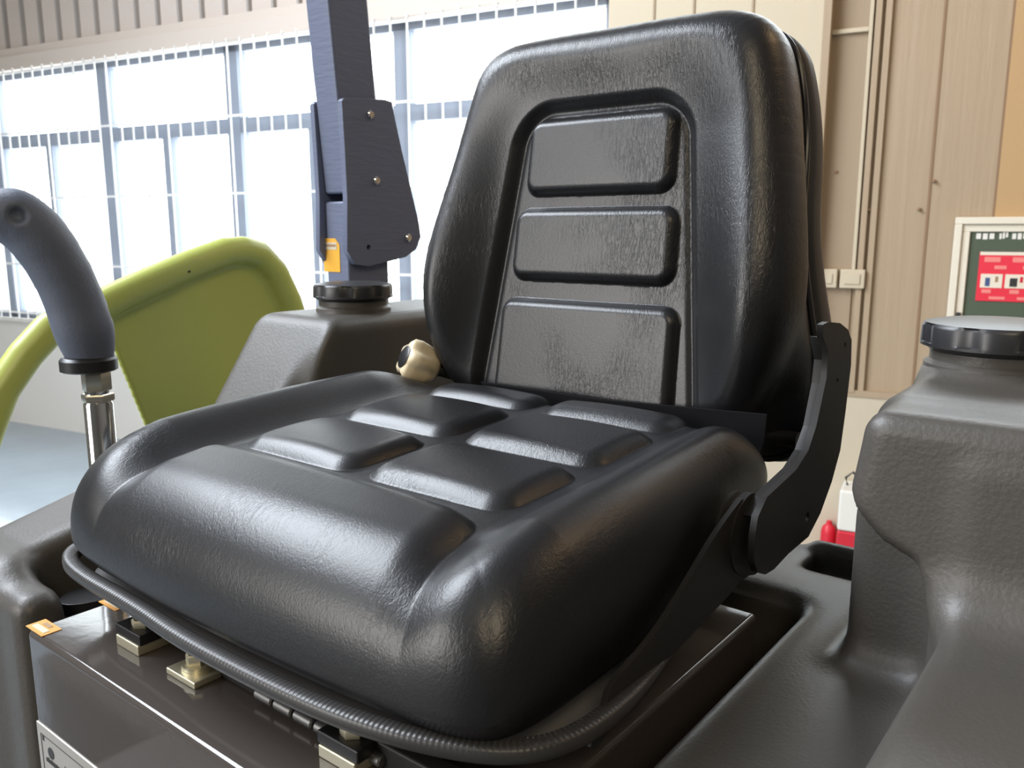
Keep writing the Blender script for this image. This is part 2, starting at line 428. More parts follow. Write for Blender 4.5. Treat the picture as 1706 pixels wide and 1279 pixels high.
# recess behind the conduits, pilaster folds and joints
struct(wbox('trim_8', (5.87, 0, .82), (5.90, .09, 2.82), M['panel']))
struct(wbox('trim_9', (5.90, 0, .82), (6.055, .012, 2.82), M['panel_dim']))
struct(wbox('trim_10', (6.075, 0, .82), (6.10, .03, 2.82), M['panel']))
struct(wbox('trim_11', (6.115, 0, .82), (6.14, .022, 2.82), M['panel']))
for i, s in enumerate((6.345, 6.60, 7.35, 8.1)):
    struct(wbox('trim_%d' % (12 + i), (s - .005, 0, .82), (s + .005, .004, 2.82), M['panel_groove']))
M['orange_panel'] = mat('ochre_end_panel', (.48, .31, .15), .6)
struct(wbox('trim_16', (6.605, 0, .82), (7.345, .008, 2.82), M['orange_panel']))
struct(wbox('baseboard_back', (SW, .0, .80), (SR, .026, .83), M['panel']))
for i, (s, z) in enumerate([(5.955, 1.83), (6.105, 1.66), (6.36, 1.78), (6.31, 1.66)]):
    pc = WP0 + WS * s + WO * .012 + np.array([0, 0, z])
    tag(lathe('wall_screw', pc, WO, [(.0075, -.012), (.0075, .006), (.004, .009)], M['panel_groove'], n=12),
        ['dark screw head on the recessed panel beside the seat back', 'dark screw head on the fold right of the thin conduit',
         'dark screw head right of the panel joint above the notice board', 'dark screw head left of the panel joint, level with the switch wires'][i], 'screw')

# conduit and switch plates
cdt = thing('wall_conduit', 'thin beige cable conduit running down the wall to the switches', 'conduit', tuple(WP0 + WS * 6.06 + np.array([0, 0, 1.39])))
wbox('vertical_run', (6.052, .012, 1.39), (6.068, .036, 2.82), M['panel_cream'], cdt, .003)
wbox('branch_run', (5.90, .012, 2.425), (6.052, .034, 2.445), M['panel_cream'], cdt, .003)
for i, (a, b, lab) in enumerate([(6.005, 6.112, 'square white light switch plate directly below the thin conduit'),
                                 (5.925, 5.993, 'white switch plate half hidden by the seat back, left of the other one')]):
    t = thing('light_switch', lab, 'switch', tuple(WP0 + WS * a + WO * .03 + np.array([0, 0, 1.3])), 'switch plates on the panel wall')
    wbox('switch_plate', (a, .012, 1.305), (b, .045, 1.392), M['panel_cream'], t, .005)
    wbox('rocker', (a + .02, .045, 1.325), (b - .02, .05, 1.372), M['panel_cream'], t, .002)

# notice board
nb = thing('notice_board', 'green notice board with cream frame and red poster on the right wall', 'notice board', tuple(WP0 + WS * 7.05 + WO * .03 + np.array([0, 0, 1.0])))
S0, S1, ZB, ZTT = 6.457, 7.66, .62, 1.624
bm = bmesh.new(); wbm(bm, (S0 + .05, .005, ZB + .05), (S1 - .05, .03, ZTT - .05)); from_bm('green_panel', bm, M['board_green'], nb, False)
bm = bmesh.new()
for (a, c, b_, d) in ((S0, ZB, S1, ZB + .03), (S0, ZTT - .03, S1, ZTT), (S0, ZB + .03, S0 + .03, ZTT - .03), (S1 - .03, ZB + .03, S1, ZTT - .03)):
    wbm(bm, (a, .005, c), (b_, .055, d))
for (a, c, b_, d) in ((S0 + .03, ZB + .03, S1 - .03, ZB + .062), (S0 + .03, ZTT - .062, S1 - .03, ZTT - .03), (S0 + .03, ZB + .062, S0 + .062, ZTT - .062), (S1 - .062, ZB + .062, S1 - .03, ZTT - .062)):
    wbm(bm, (a, .005, c), (b_, .042, d))
bevel(bm, .003, 1); from_bm('frame', bm, M['board_frame'], nb, False)
wbox('latch', (S0 + .036, .042, 1.10), (S0 + .054, .05, 1.215), M['ink_dark'], nb)
bm = bmesh.new()
x = S0 + .085
for w_, sl in ((.075, 0), (.035, .012), (.06, .003), (.03, 0), (.05, .004), (.045, 0)):
    for q in range(3):
        wbm(bm, (x + q * w_ / 3, .03, 1.532 + sl * q * .3 - .002 * (q % 2)), (x + q * w_ / 3 + w_ / 4.2, .033, 1.556 + sl * q * .5))
    x += w_ + .012
from_bm('heading_lettering', bm, M['white'], nb, False)
po = thing('poster', 'red poster with a row of small pictures pinned on the green board', 'poster', tuple(WP0 + WS * 7.0 + WO * .031 + np.array([0, 0, 1.268])))
sA, sB, zA, zB_ = 6.562, 7.30, 1.268, 1.478
wbox('paper', (sA, .030, zA), (sB, .034, zB_), M['poster_red'], po)
wbox('top_margin', (sA + .002, .034, zB_ - .014), (sB, .0355, zB_), M['poster_white'], po)
rnd = random.Random(4)
bm = bmesh.new()
for k in range(7):
    s = sA + .02 + k * .105
    for a_, b_, c_, d_ in ((0, 1.435, .055 + .02 * rnd.random(), 1.456), (.04, 1.405, .085, 1.420), (0, 1.302, .035, 1.318), (.03, 1.276, .09, 1.288)):
        wbox('pale_lettering', (s + a_, .034, b_), (s + c_, .0352, d_), M['poster_pink'], po)
bm.free()
k = 0
for s in np.arange(sA + .012, sB - .08, .092):
    pic = wbox('picture', (s, .034, 1.325), (s + .082, .036, 1.384), M['poster_white'], po)
    wbox('figure', (s + .018, .036, 1.332), (s + .036 + .01 * (k % 2), .0368, 1.368), M[('ink_blue', 'ink_dark')[k % 2]], pic)
    wbox('figure', (s + .055, .036, 1.350), (s + .066, .0368, 1.374), M[('ink_brown', 'red', 'ink_brown')[k % 3]], pic)
    k += 1

# red and white things at the foot of the wall, seen between seat and tank
def W(s, o, z): return tuple(WP0 + WS * s + WO * o + np.array([0, 0, z]))
fe = thing('extinguisher_cabinet', 'red cabinet with white upper door on the floor by the right wall', 'cabinet', W(6.25, .12, 0))
wbox('body', (6.085, .03, 0), (6.45, .22, .20), M['red'], fe, .012)
wbox('upper_door', (6.085, .03, .20), (6.45, .22, .395), M['white'], fe, .012)
wbox('plinth', (6.075, .03, 0), (6.47, .24, .045), M['red'], fe, .01)
tube('handle', [W(6.11, .12, .392), W(6.10, .12, .43), W(6.13, .12, .46), W(6.2, .12, .392)], .006, M['black_plastic'], fe)
tag(lathe('fire_extinguisher', W(6.035, .05, 0), (0, 0, 1), [(.032, 0), (.036, .01), (.036, .13), (.030, .155), (.014, .17), (.012, .185)], M['red'], n=24),
    'small red extinguisher cylinder standing left of the red and white cabinet', 'fire extinguisher')

# ================================================================== THE ROAD ROLLER
rr = thing('road_roller', 'small road roller with dark grey moulded deck, tanks, lime guard and control lever', 'road roller', (0, 0, 0))
DZ = 1.255
def body(x, y, z):
    deck = rbox(x, y, z, (-.43, -.305, .98), (.62, .262, DZ), .016)
    # left side pod, rising towards the tank
    lp = rbox(x, y, z - .25 * np.clip(y + .26, 0, .22), (-.455, -.30, .98), (-.325, .3, 1.268), .024)
    d = smin(deck, lp, .03)
    # right side console running forward from the tank
    rc = rbox(x - .03 * (y < -9), y, z, (.397, -.62, .98), (.62, .10, 1.338), .011)
    # tanks
    xt = x - .14 * np.clip(z - 1.37, 0, 1)                    # slight draft of the moulding
    tR = rbox(xt, y, z, (.320, .028, 1.1), (.66, .50, 1.457), .014)
    # upper front standing proud of a scooped recess
    ub = rbox(xt, y, z, (.3245, -.022, 1.25), (.66, .2, 1.457), .014)
    ub = smax(ub, np.interp(x, [.322, .335, .352, .374, .386], [1.402, 1.388, 1.371, 1.361, 1.335]) - z, .012)
    ub2 = rbox(x, y, z, (.390, -.022, 1.1), (.66, .2, 1.44), .016)
    ub = smin(ub, ub2, .010)
    rtank = smin(tR, ub, .012)
    cone = capsule(x, y, z, (.38, .165, 1.39), (.38, .165, 1.452), .072, .052)
    rtank = smin(rtank, smax(cone, z - 1.468, .006), .014)
    rtank = smin(rtank, rc, .04)
    d = smin(d, rtank, .028)
    tL = rbox(x, y, z, (-.478, -.005, 1.1), (-.318, .62, 1.462), .02)
    slL = (y - .10) * -.82 + (z - 1.462) * .57
    tL = smax(tL, slL, .012)
    d = smin(d, tL, .03)
    # raised pad at the rear right of the deck
    d = smin(d, rbox(x, y, z, (.222, .243, 1.1), (.36, .262, 1.262), .008), .012)
    d = smax(d, -rbox(x, y, z, (.232, .195, 1.225), (.36, .243, 1.4), .012), .010)
    # recesses: around the seat box, hand pocket at the left
    d = smax(d, -rbox(x, y, z, (-.262, -.50, 1.06), (.262, .122, 1.6), .02), .022)
    d = smax(d, -rbox(x, y, z, (-.345, -.262, 1.13), (-.2, .06, 1.6), .02), .022)
    return d
sdf_obj('body_moulding', body, (-.50, -.66, .96), (.66, .66, 1.49), .0048, M['plastic'], rr)
box('reflection_blocker', (-1.05, -1.9, .55), (.62, -.62, .82), M['plastic'], rr, .01)  # unseen block added to darken what the seat base box front reflects
box('chassis', (-.42, -.62, .30), (.60, .64, .985), M['plastic'], rr, .02)
for y in (-.55, .62):
    lathe('drum', (-.40, y, .30), (1, 0, 0), [(.26, 0), (.30, .004), (.30, .976), (.26, .98)], M['drum'], rr, n=64)
def cap_set(c, rot, par):
    cx, cy, cz = c
    nk = lathe('filler_neck', (cx, cy, cz - .055), (0, 0, 1), [(.062, 0), (.054, .012), (.050, .018), (.050, .030), (.046, .033), (.046, .042)], M['plastic'], par, n=64)
    def lob(t, r, h):
        return r * (1 - .055 * (.5 + .5 * math.cos(8 * (t + rot))) ** 3) if h > .0035 and h < .0175 and r > .04 else r
    lathe('filler_cap', (cx, cy, cz - .012), (0, 0, 1), [(.045, -.004), (.050, 0), (.0535, .001), (.0535, .0032), (.0535, .004), (.0532, .015), (.0525, .0168), (.051, .0185), (.040, .0205), (.02, .0215), (.001, .022)],
          M['cap'], nk, n=160, lobes=lob, angle=25)
cap_set((.380, .165, 1.493), .2, rr)
cap_set((-.392, .193, 1.492), .1, rr)

# seat base box
sb = box('seat_base_box', (-.232, -.312, 1.02), (.232, .092, 1.245), M['paint_brown'], rr, .005, seg=3)
def bolt(c, r, h, par, head=M['zinc_bolt'], washer=True):
    if washer: lathe('washer', c, (0, 0, 1), [(r * 1.35, 0), (r * 1.35, .0022)], head, par, n=24)
    b0 = .0022 if washer else 0
    lathe('bolt', c, (0, 0, 1), [(r * .95, b0), (r, b0 + .001), (r, b0 + h - .0015), (r * .86, b0 + h)], head, par, n=6)
def clamp(px, py, kind):
    c = onz(px, py, 1.245)
    x, y = c[0], c[1]
    if kind == 'block':
        q = box('clamp_block', (x - .017, y - .0, 1.245), (x + .017, y + .055, 1.2535), M['zinc_bolt'], rr, .001)
        box('rubber_pad', (x - .019, y + .001, 1.2535), (x + .019, y + .055, 1.262), M['black_plastic'], q, .001)
        bolt((x + .002, y + .013, 1.262), .0085, .006, q, washer=False)
    else:
        q = box('clamp_plate', (x - .019, y, 1.245), (x + .019, y + .055, 1.250), M['zinc_bolt'], rr, .001)
        lathe('washer', (x + .001, y + .014, 1.250), (0, 0, 1), [(.0115, 0), (.0115, .0025)], M['zinc_bolt'], q, n=24)
        bolt((x + .001, y + .014, 1.2525), .0082, .008, q)
clamp(212, 1083, 'block'); clamp(300, 1135, 'plate'); clamp(560, 1277, 'block')
for px, py, rz, nm in ((70, 1046, -.15, 'a'), (190, 1005, .1, 'b')):
    c = onz(px, py, 1.245)
    l = box('orange_label', (c[0] - .014, c[1] - .007, 1.2449), (c[0] + .016, c[1] + .009, 1.2456), M['orange_label'], sb)
    box('label_field', (c[0] - .010, c[1] - .004, 1.2456), (c[0] + .012, c[1] + .001, 1.2459), M['label_pale'], l)
    box('label_field', (c[0] - .006, c[1] + .003, 1.2456), (c[0] + .006, c[1] + .0065, 1.2459), M['ink_brown'], l)
# nameplate on the front of the box
FY = -.312
npl = box('nameplate', (-.2435 + .014, FY - .0012, 1.075), (-.085, FY + .001, 1.164), M['plate_alu'], sb, .0006)
x0 = -.2295
bm = bmesh.new()
for a, b in (((x0 + .007, 1.1552), (-.089, 1.1559)), ((x0 + .007, 1.080), (x0 + .0077, 1.1555)), ((-.0895, 1.080), (-.089, 1.1555)), ((x0 + .010, 1.1505), (x0 + .013, 1.1552))):
    frame_box(bm, (0, 0, 0), X3, Y3, Z3, (a[0], FY - .0015, a[1]), (b[0], FY - .0011, b[1]))
from_bm('border_line', bm, M['ink_dark'], npl, False)
lathe('logo', (x0 + .024, FY - .0011, 1.1435), (0, -1, 0), [(.0052, 0), (.0052, .0005)], M['ink_dark'], npl, n=24)
text_obj('lettering', 'Vibratory Roller', (x0 + .048, FY - .0013, 1.1335), X3, Z3, .0125, M['ink_dark'], npl)
for z, w in ((1.1325, .030), (1.118, .02), (1.106, .02), (1.094, .02), (1.083, .02)):
    bm = bmesh.new(); xx = x0 + .0135
    while xx < x0 + .0135 + w:
        frame_box(bm, (0, 0, 0), X3, Y3, Z3, (xx, FY - .0015, z), (xx + .0022, FY - .0011, z + .0042 + .0008 * math.sin(xx * 3000))); xx += .0032
    from_bm('small_lettering', bm, M['ink_dark'], npl, False)
for z in (1.117, 1.105, 1.093, 1.082): box('blank_field', (x0 + .048, FY - .0016, z), (x0 + .10, FY - .0011, z + .007), M['white'], npl)
# slide rail under the pan, with its roller balls
rail = box('slide_rail', (-.04, -.256, 1.245), (.20, -.243, 1.262), M['black_steel'], rr, .002)
for k in range(6):
    lathe('rail_roller', (.01 + k * .0215, -.2575, 1.2515), (1, 0, 0), [(.0030, 0), (.0042, .001), (.0042, .018), (.0030, .019)], M['drum'], rail, n=16)
# black adjusting lever peeking out at the left of the box
pts = [onz(px, py, 1.225) for px, py in ((240, 965), (160, 972), (115, 985), (95, 1000), (104, 1010), (150, 1006), (215, 988), (250, 985))]
plate('adjusting_lever', [(p[0], p[1]) for p in smooth_poly(pts, 2)], [], (0, 0, 1.214), X3, Y3, Z3, .012, M['black_plastic'], rr, .0015)

# lime guard
GX = -.82
cl = [(-70, 860), (-25, 720), (2, 650), (42, 592), (82, 548), (130, 523), (166, 508), (230, 478), (315, 441), (374, 419), (404, 416), (432, 424), (458, 452), (482, 502), (495, 545), (515, 620), (530, 720)]
ctr = [onx(a, b, GX) for a, b in cl]
_sheet = [onx(a, b, GX) for a, b in ((160, 505), (230, 478), (315, 441), (374, 419), (404, 416), (432, 424), (458, 452), (482, 502), (500, 560), (530, 720), (560, 900), (330, 900), (250, 725))]
def poly_sd(py, pz, poly):
    d = None; inside = np.zeros(np.broadcast(py, pz).shape, bool); n = len(poly)
    for i in range(n):
        a = poly[i]; b = poly[(i + 1) % n]; e = (b[1] - a[1], b[2] - a[2]); L = e[0] ** 2 + e[1] ** 2
        t = np.clip(((py - a[1]) * e[0] + (pz - a[2]) * e[1]) / L, 0, 1)
        q = (py - a[1] - t * e[0]) ** 2 + (pz - a[2] - t * e[1]) ** 2
        d = q if d is None else np.minimum(d, q)
        c = ((a[2] > pz) != (b[2] > pz)) & (py < (b[1] - a[1]) * (pz - a[2]) / (b[2] - a[2] + 1e-12) + a[1])
        inside ^= c
    return np.where(inside, -1, 1) * np.sqrt(d)
def guard(x, y, z):
    d = None
    for a, b in zip(ctr, ctr[1:]):
        yy = y; c = capsule(GX + (x - GX) * 1.0, yy, z, a, b, .0238, .0238)
        d = c if d is None else np.minimum(d, c)
    sd = poly_sd(y, z, _sheet)
    sh = smax(sd, np.abs(x - (GX - .006)) - .004, .002)
    return smin(d, sh, .010)
sdf_obj('lime_guard', guard, (GX - .03, -.45, 1.0), (GX + .03, .56, 1.60), .004, M['lime'], rr)
p = onx(312, 449, GX + .02)
lathe('guard_bolt', p, (1, 0, 0), [(.0055, -.006), (.0055, .003), (.003, .0035)], M['black_plastic'], rr, n=16)
box('guard_bracket', (GX - .02, -.10, .75), (-.40, .40, 1.02), M['plastic'], rr, .01)

# roll bar post with hinge plates
RX = -.492    # its face towards the seat
def lean(y, z): return y
def py(px, pyy, X=RX): q = onx(px, pyy, X); return (q[1], q[2])
# upper tube: from the photograph's upper edge down to the hinge gap
u0 = onx(578, 322, RX); u1 = onx(541, -60, RX)
axis = (u1 - u0); axis = axis / axis[2]
def post_tube(name, z0, z1, base, ax, w, dpt):
    bm = bmesh.new()
    vs = []
    for z in (z0, z1):
        o = base + ax * (z - base[2])
        for a, b in ((0, 0), (-w, 0), (-w, dpt), (0, dpt)): vs.append(bm.verts.new((RX + (o[0] - RX) + a, o[1] + b, z)))
    for i in range(4): bm.faces.new((vs[i], vs[(i + 1) % 4], vs[4 + (i + 1) % 4], vs[4 + i]))
    bm.faces.new(vs[:4]); bm.faces.new(vs[4:])
    bevel(bm, .004, 2)
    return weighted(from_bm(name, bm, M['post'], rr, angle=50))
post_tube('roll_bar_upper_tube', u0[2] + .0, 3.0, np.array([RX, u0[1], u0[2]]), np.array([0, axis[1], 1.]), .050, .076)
l0 = onx(577, 330, RX)
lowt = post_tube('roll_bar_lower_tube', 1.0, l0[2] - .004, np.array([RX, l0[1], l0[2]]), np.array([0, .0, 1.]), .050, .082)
pl = [py(a, b, RX + .008) for a, b in ((568, 168), (572, 163), (640, 166), (651, 170), (668, 250), (697, 372), (700, 395), (692, 415), (675, 428), (640, 437), (612, 444), (590, 440), (577, 418), (577, 330), (573, 250))]
hole = [circle2(py(613, 412, RX + .008), .004, 14)]
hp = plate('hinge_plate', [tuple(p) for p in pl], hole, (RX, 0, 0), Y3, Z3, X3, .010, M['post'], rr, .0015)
pl2 = [(a - .002, b) for a, b in pl]
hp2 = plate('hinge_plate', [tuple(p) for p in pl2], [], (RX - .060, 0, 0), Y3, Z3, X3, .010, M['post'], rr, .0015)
for px_, pz_ in ((616, 191), (626, 301), (679, 396)):
    p = onx(px_, pz_, RX + .010)
    lathe('hinge_bolt', (RX + .010, p[1], p[2]), (1, 0, 0), [(.0062, 0), (.0062, .003), (.0045, .005)], M['chrome'], hp, n=20)
# yellow warning sticker on the lower tube's front face
FYp = l0[1]
q0 = ony(541, 452, FYp); q1 = ony(566, 397, FYp)
xs, xe = q0[0] - .0, q0[0] + .037
st = plate('yellow_sticker', [(xs, q0[2]), (xe, q0[2]), (xe, q1[2] - .009), (xe - .010, q1[2]), (xs, q1[2])], [], (0, FYp - .0008, 0), X3, Z3, Y3, .0008, M['yellow'], lowt)
box('sticker_window', (xs + .005, FYp - .0013, q1[2] - .017), (xe - .006, FYp - .0007, q1[2] - .006), M['label_pale'], st)
box('sticker_text', (xs + .006, FYp - .0016, q1[2] - .0125), (xe - .008, FYp - .0012, q1[2] - .009), M['ink_brown'], st)

# control lever
lp = CAM + .90 * ray(148, 605)
ln = np.array([CAM[0] - lp[0], CAM[1] - lp[1], 0]); ln /= np.linalg.norm(ln)
def L(px, pyy): return onp(px, pyy, lp, ln)
gp = [((-40, 362), 27), ((-5, 358), 29), ((28, 360), 34), ((60, 388), 36), ((86, 425), 37), ((110, 468), 37), ((128, 512), 37), ((142, 552), 39), ((152, 592), 38)]
gpts = [(L(*a), r * .85 / FPX) for a, r in gp]
def grip(x, y, z):
    d = None
    for (a, ra), (b, rb) in zip(gpts, gpts[1:]):
        c = capsule(x, y, z, a, b, ra, rb); d = c if d is None else smin(d, c, .022)
    for px_, pz_ in ((184, 520), (187, 533), (190, 546), (192, 559), (194, 572), (195, 584)):
        c = L(px_, pz_); d = smax(d, -(np.sqrt((x - c[0]) ** 2 + (y - c[1]) ** 2 + (z - c[2]) ** 2) - .0070), .001)
    c = L(32, 358) + ln * .028
    d = smax(d, -(np.sqrt((x - c[0]) ** 2 + (y - c[1]) ** 2 + (z - c[2]) ** 2) - .008), .004)
    c = L(152, 600)
    return np.maximum(d, -(z - c[2]))
P_ = np.array([p for p, r in gpts]); lo = P_.min(0) - .04; hi = P_.max(0) + .04
rod_c = L(158, 605)
lr = lathe('control_lever', (rod_c[0], rod_c[1], 1.0), (0, 0, 1), [(.0150, 0), (.0150, L(158, 672)[2] - 1.0), (.0135, L(158, 668)[2] - 1.0), (.0125, L(158, 655)[2] - 1.0), (.0125, L(158, 610)[2] - 1.0)], M['chrome'], rr, n=32)
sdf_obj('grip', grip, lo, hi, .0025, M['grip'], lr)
col_c = L(148, 606)
lathe('collar', (col_c[0], col_c[1], col_c[2]), (0, 0, 1), [(.026, -.0075), (.0285, -.006), (.0285, .005), (.026, .008), (.024, .009)], M['black_plastic'], lr, n=48)
for pa, pb, r in ((650, 618, .0150), (668, 655, .0168)):
    za, zb = L(158, pa)[2], L(158, pb)[2]
    lathe('hex_nut', (rod_c[0], rod_c[1], za), (0, 0, 1), [(r * .93, 0), (r, .0015), (r, zb - za - .0015), (r * .93, zb - za)], M['zinc'], lr, n=6, up=(.4, -1, 0))

# ================================================================== THE SEAT
st_ = thing('operator_seat', 'black leather operator seat with padded backrest bolted on the machine deck', 'seat', (0, -.05, 1.262))
def ss(a, b, x): t = np.clip((x - a) / (b - a), 0, 1); return t * t * (3 - 2 * t)
def rr2(x, y, x0, x1, y0, y1, r):
    qx = np.abs(x - (x0 + x1) / 2) - (x1 - x0) / 2 + r; qy = np.abs(y - (y0 + y1) / 2) - (y1 - y0) / 2 + r
    return np.sqrt(np.maximum(qx, 0) ** 2 + np.maximum(qy, 0) ** 2) + np.minimum(np.maximum(qx, qy), 0) - r
def ground(y): return 1.383 + .045 * np.clip(y + .16, -1, .25) - .14 * np.clip(-.19 - y, 0, 1)
def cushion_top(x, y):
    ax = np.abs(x)
    zg = ground(y)
    fr_ = .014 * ss(-.20, -.29, y)
    b = ss(.152 - fr_, .212 - fr_, ax)
    by = (.80 * ss(-.345, -.275, y) + .08 * ss(-.26, -.05, y)) * (1 - ss(.040, .150, y))
    crest = .030 * b * by
    pads = 0
    def pad(x0, x1, y0, y1, hgt, r=.022, w=.019):
        d = rr2(x, y, x0, x1, y0, y1, r)
        e = np.clip(-d / w, 0, 1); dome = 1 - .25 * (((x - (x0 + x1) / 2) / (x1 - x0) * 2) ** 2 + ((y - (y0 + y1) / 2) / (y1 - y0) * 2) ** 2)
        return hgt * (1 - (1 - e) ** 2.4) * np.clip(dome, .4, 1)
    fw_ = 1 - 1.3 * np.clip(-.20 - y, 0, 1); px_ = x * fw_
    d = rr2(px_, y, -.154, .154, -.50, -.173, .028); e = np.clip(-d / .028, 0, 1)
    pads = pads + .0175 * (1 - (1 - e) ** 2.2) * (1 - .25 * (x / .16) ** 2)
    for sx in (-1, 1):
        a, b2 = (.0065, .150) if sx > 0 else (-.150, -.0065)
        pads = pads + pad(a, b2, -.156, -.058, .0130)
        pads = pads + pad(a, b2, -.044, .060, .0125)
        pads = pads + pad(a, b2, .072, .20, .0115)
    return zg + crest + pads * (1 - .6 * b)
def cushion():
    N = 420; u = np.linspace(-1, 1, N); U, V = np.meshgrid(u, u, indexing='ij')
    m = np.maximum(np.abs(U), np.abs(V)); mm = np.maximum(m, 1e-9); du, dv = U / mm, V / mm
    # outline: rounded rectangle direction -> point
    a_, b_ = .2470, .208; cy = -.064
    n_ = 13.0
    ang_u, ang_v = du, dv
    k = (np.abs(ang_u) ** n_ + np.abs(ang_v) ** n_) ** (-1 / n_)
    ox, oy = ang_u * k * a_, ang_v * k * b_
    frontness = np.clip(-ang_v, 0, 1) ** 3
    oy = oy + np.where(oy < 0, -.013 * (1 - (ox / a_) ** 2), 0)
    Rr = .040 + .014 * frontness        # roll radius
    p1, p2 = .80, .93
    # normalised inward distance
    t_roll = np.clip((m - p1) / (p2 - p1), 0, 1) * math.pi / 2
    t_side = np.clip((m - p2) / (1 - p2), 0, 1)
    L_ = np.sqrt(ox ** 2 + oy ** 2)
    s1 = 1 - Rr / np.minimum(a_, b_)
    s = np.where(m < p1, m / p1 * s1, s1 + (1 - s1) * np.sin(t_roll))
    s = s * (1 - .025 * t_side ** 1.5)
    Xc, Yc = (ox * s) * (1 - .05 * ss(-.12, .12, oy * s + cy)) - .008, oy * s + cy
    zt = cushion_top(Xc, Yc)
    wgt = np.cos(t_roll) ** .5
    base = ground(Yc)
    feat = zt - base
    drop = Rr * (1 - np.cos(t_roll))
    keep = .45 - .45 * np.clip(frontness * 1.3, 0, 1)
    zroll = base + feat * (keep + (1 - keep) * wgt) - drop
    zbot = 1.300 - .006 * np.exp(-((Yc + .10) / .05) ** 2) * 0
    Z = np.where(t_side > 0, zroll + (zbot - zroll) * t_side, zroll)
    verts = np.stack([Xc, Yc, Z], -1).reshape(-1, 3)
    idx = np.arange(N * N).reshape(N, N)
    F = np.stack([idx[:-1, :-1], idx[1:, :-1], idx[1:, 1:], idx[:-1, 1:]], -1).reshape(-1, 4).tolist()
    # underside
    rim = list(idx[0, :]) + list(idx[1:, -1]) + list(idx[-1, -2::-1]) + list(idx[-2:0:-1, 0])
    c = len(verts); verts = np.vstack([verts, [[0, cy, 1.30]]])
    for i in range(len(rim)): F.append([int(rim[i]), int(rim[(i + 1) % len(rim)]), c])
    return link_mesh('seat_cushion', verts, F, M['leather_seat'], st_)
seat_c = cushion()

# backrest frame: origin at base, x across, v up, n towards the sitter
LEAN = math.radians(8)
BO = np.array([0, .150, 1.400]); BV = np.array([0, math.sin(LEAN), math.cos(LEAN)]); BN = np.array([0, -math.cos(LEAN), math.sin(LEAN)])
def B(x, v, n): return BO + np.array([x, 0, 0]) + BV * v + BN * n
half_s = smooth_poly([(0, .384), (.085, .384), (.140, .381), (.172, .362), (.187, .318), (.199, .250), (.205, .180), (.212, .120), (.224, .060), (.227, .0), (.218, -.034), (.19, -.046), (.10, -.046), (0, -.046)], 2, closed=False)
half = smooth_poly([(0, .384), (.085, .384), (.140, .381), (.172, .362), (.187, .318), (.202, .250), (.216, .180), (.223, .120), (.215, .065), (.200, .025), (.182, -.010), (.150, -.030), (.10, -.034), (0, -.034)], 2, closed=False)
HV = np.array([p[1] for p in half]); HX = np.array([p[0] for p in half])
_oc = np.array([0., .185]); _ang = np.arctan2(HX, HV - _oc[1]); _rad = np.hypot(HX, HV - _oc[1])
HVs = np.array([p[1] for p in half_s]); HXs = np.array([p[0] for p in half_s])
_angs = np.arctan2(HXs, HVs - _oc[1]); _rads = np.hypot(HXs, HVs - _oc[1])
def outline_s(theta): return np.interp(np.abs(theta), _angs, _rads)
def outline_r(theta):  # theta from +v axis
    return np.interp(np.abs(theta), _ang, _rad)
def back_front(x, v):
    ax = np.abs(x)
    hw = .131 - .036 * np.clip(v / .30, 0, 1)
    # inside recess distance (negative inside)
    q = np.maximum(ax - hw, (v - .297)) ; r = .035
    qx = ax - hw + r; qv = v - .297 + r
    d = np.sqrt(np.maximum(qx, 0) ** 2 + np.maximum(qv, 0) ** 2) + np.minimum(np.maximum(qx, qv), 0) - r
    wing = .012 + .024 * np.exp(-((v - .10) / .13) ** 2)
    n = -.006 + (.009 * ss(0, .013, d)) + wing * ss(.0, .075, d) * (1 - .0 * d)
    n = n - .0025 * np.exp(-((d) / .004) ** 2)
    def pad(v0, v1, hwp, hgt):
        h_ = hwp - .036 * ((v - v0)) * .6
        sx = x / h_ * hwp
        dd = rr2(sx, v, -hwp, hwp, v0, v1, .018)
        e = np.clip(-dd / .012, 0, 1)
        return hgt * (1 - (1 - e) ** 2.4)
    pads = pad(.208, .291, .091, .011) + pad(.117, .196, .101, .011) + pad(-.05, .098, .113, .011)
    return n + pads
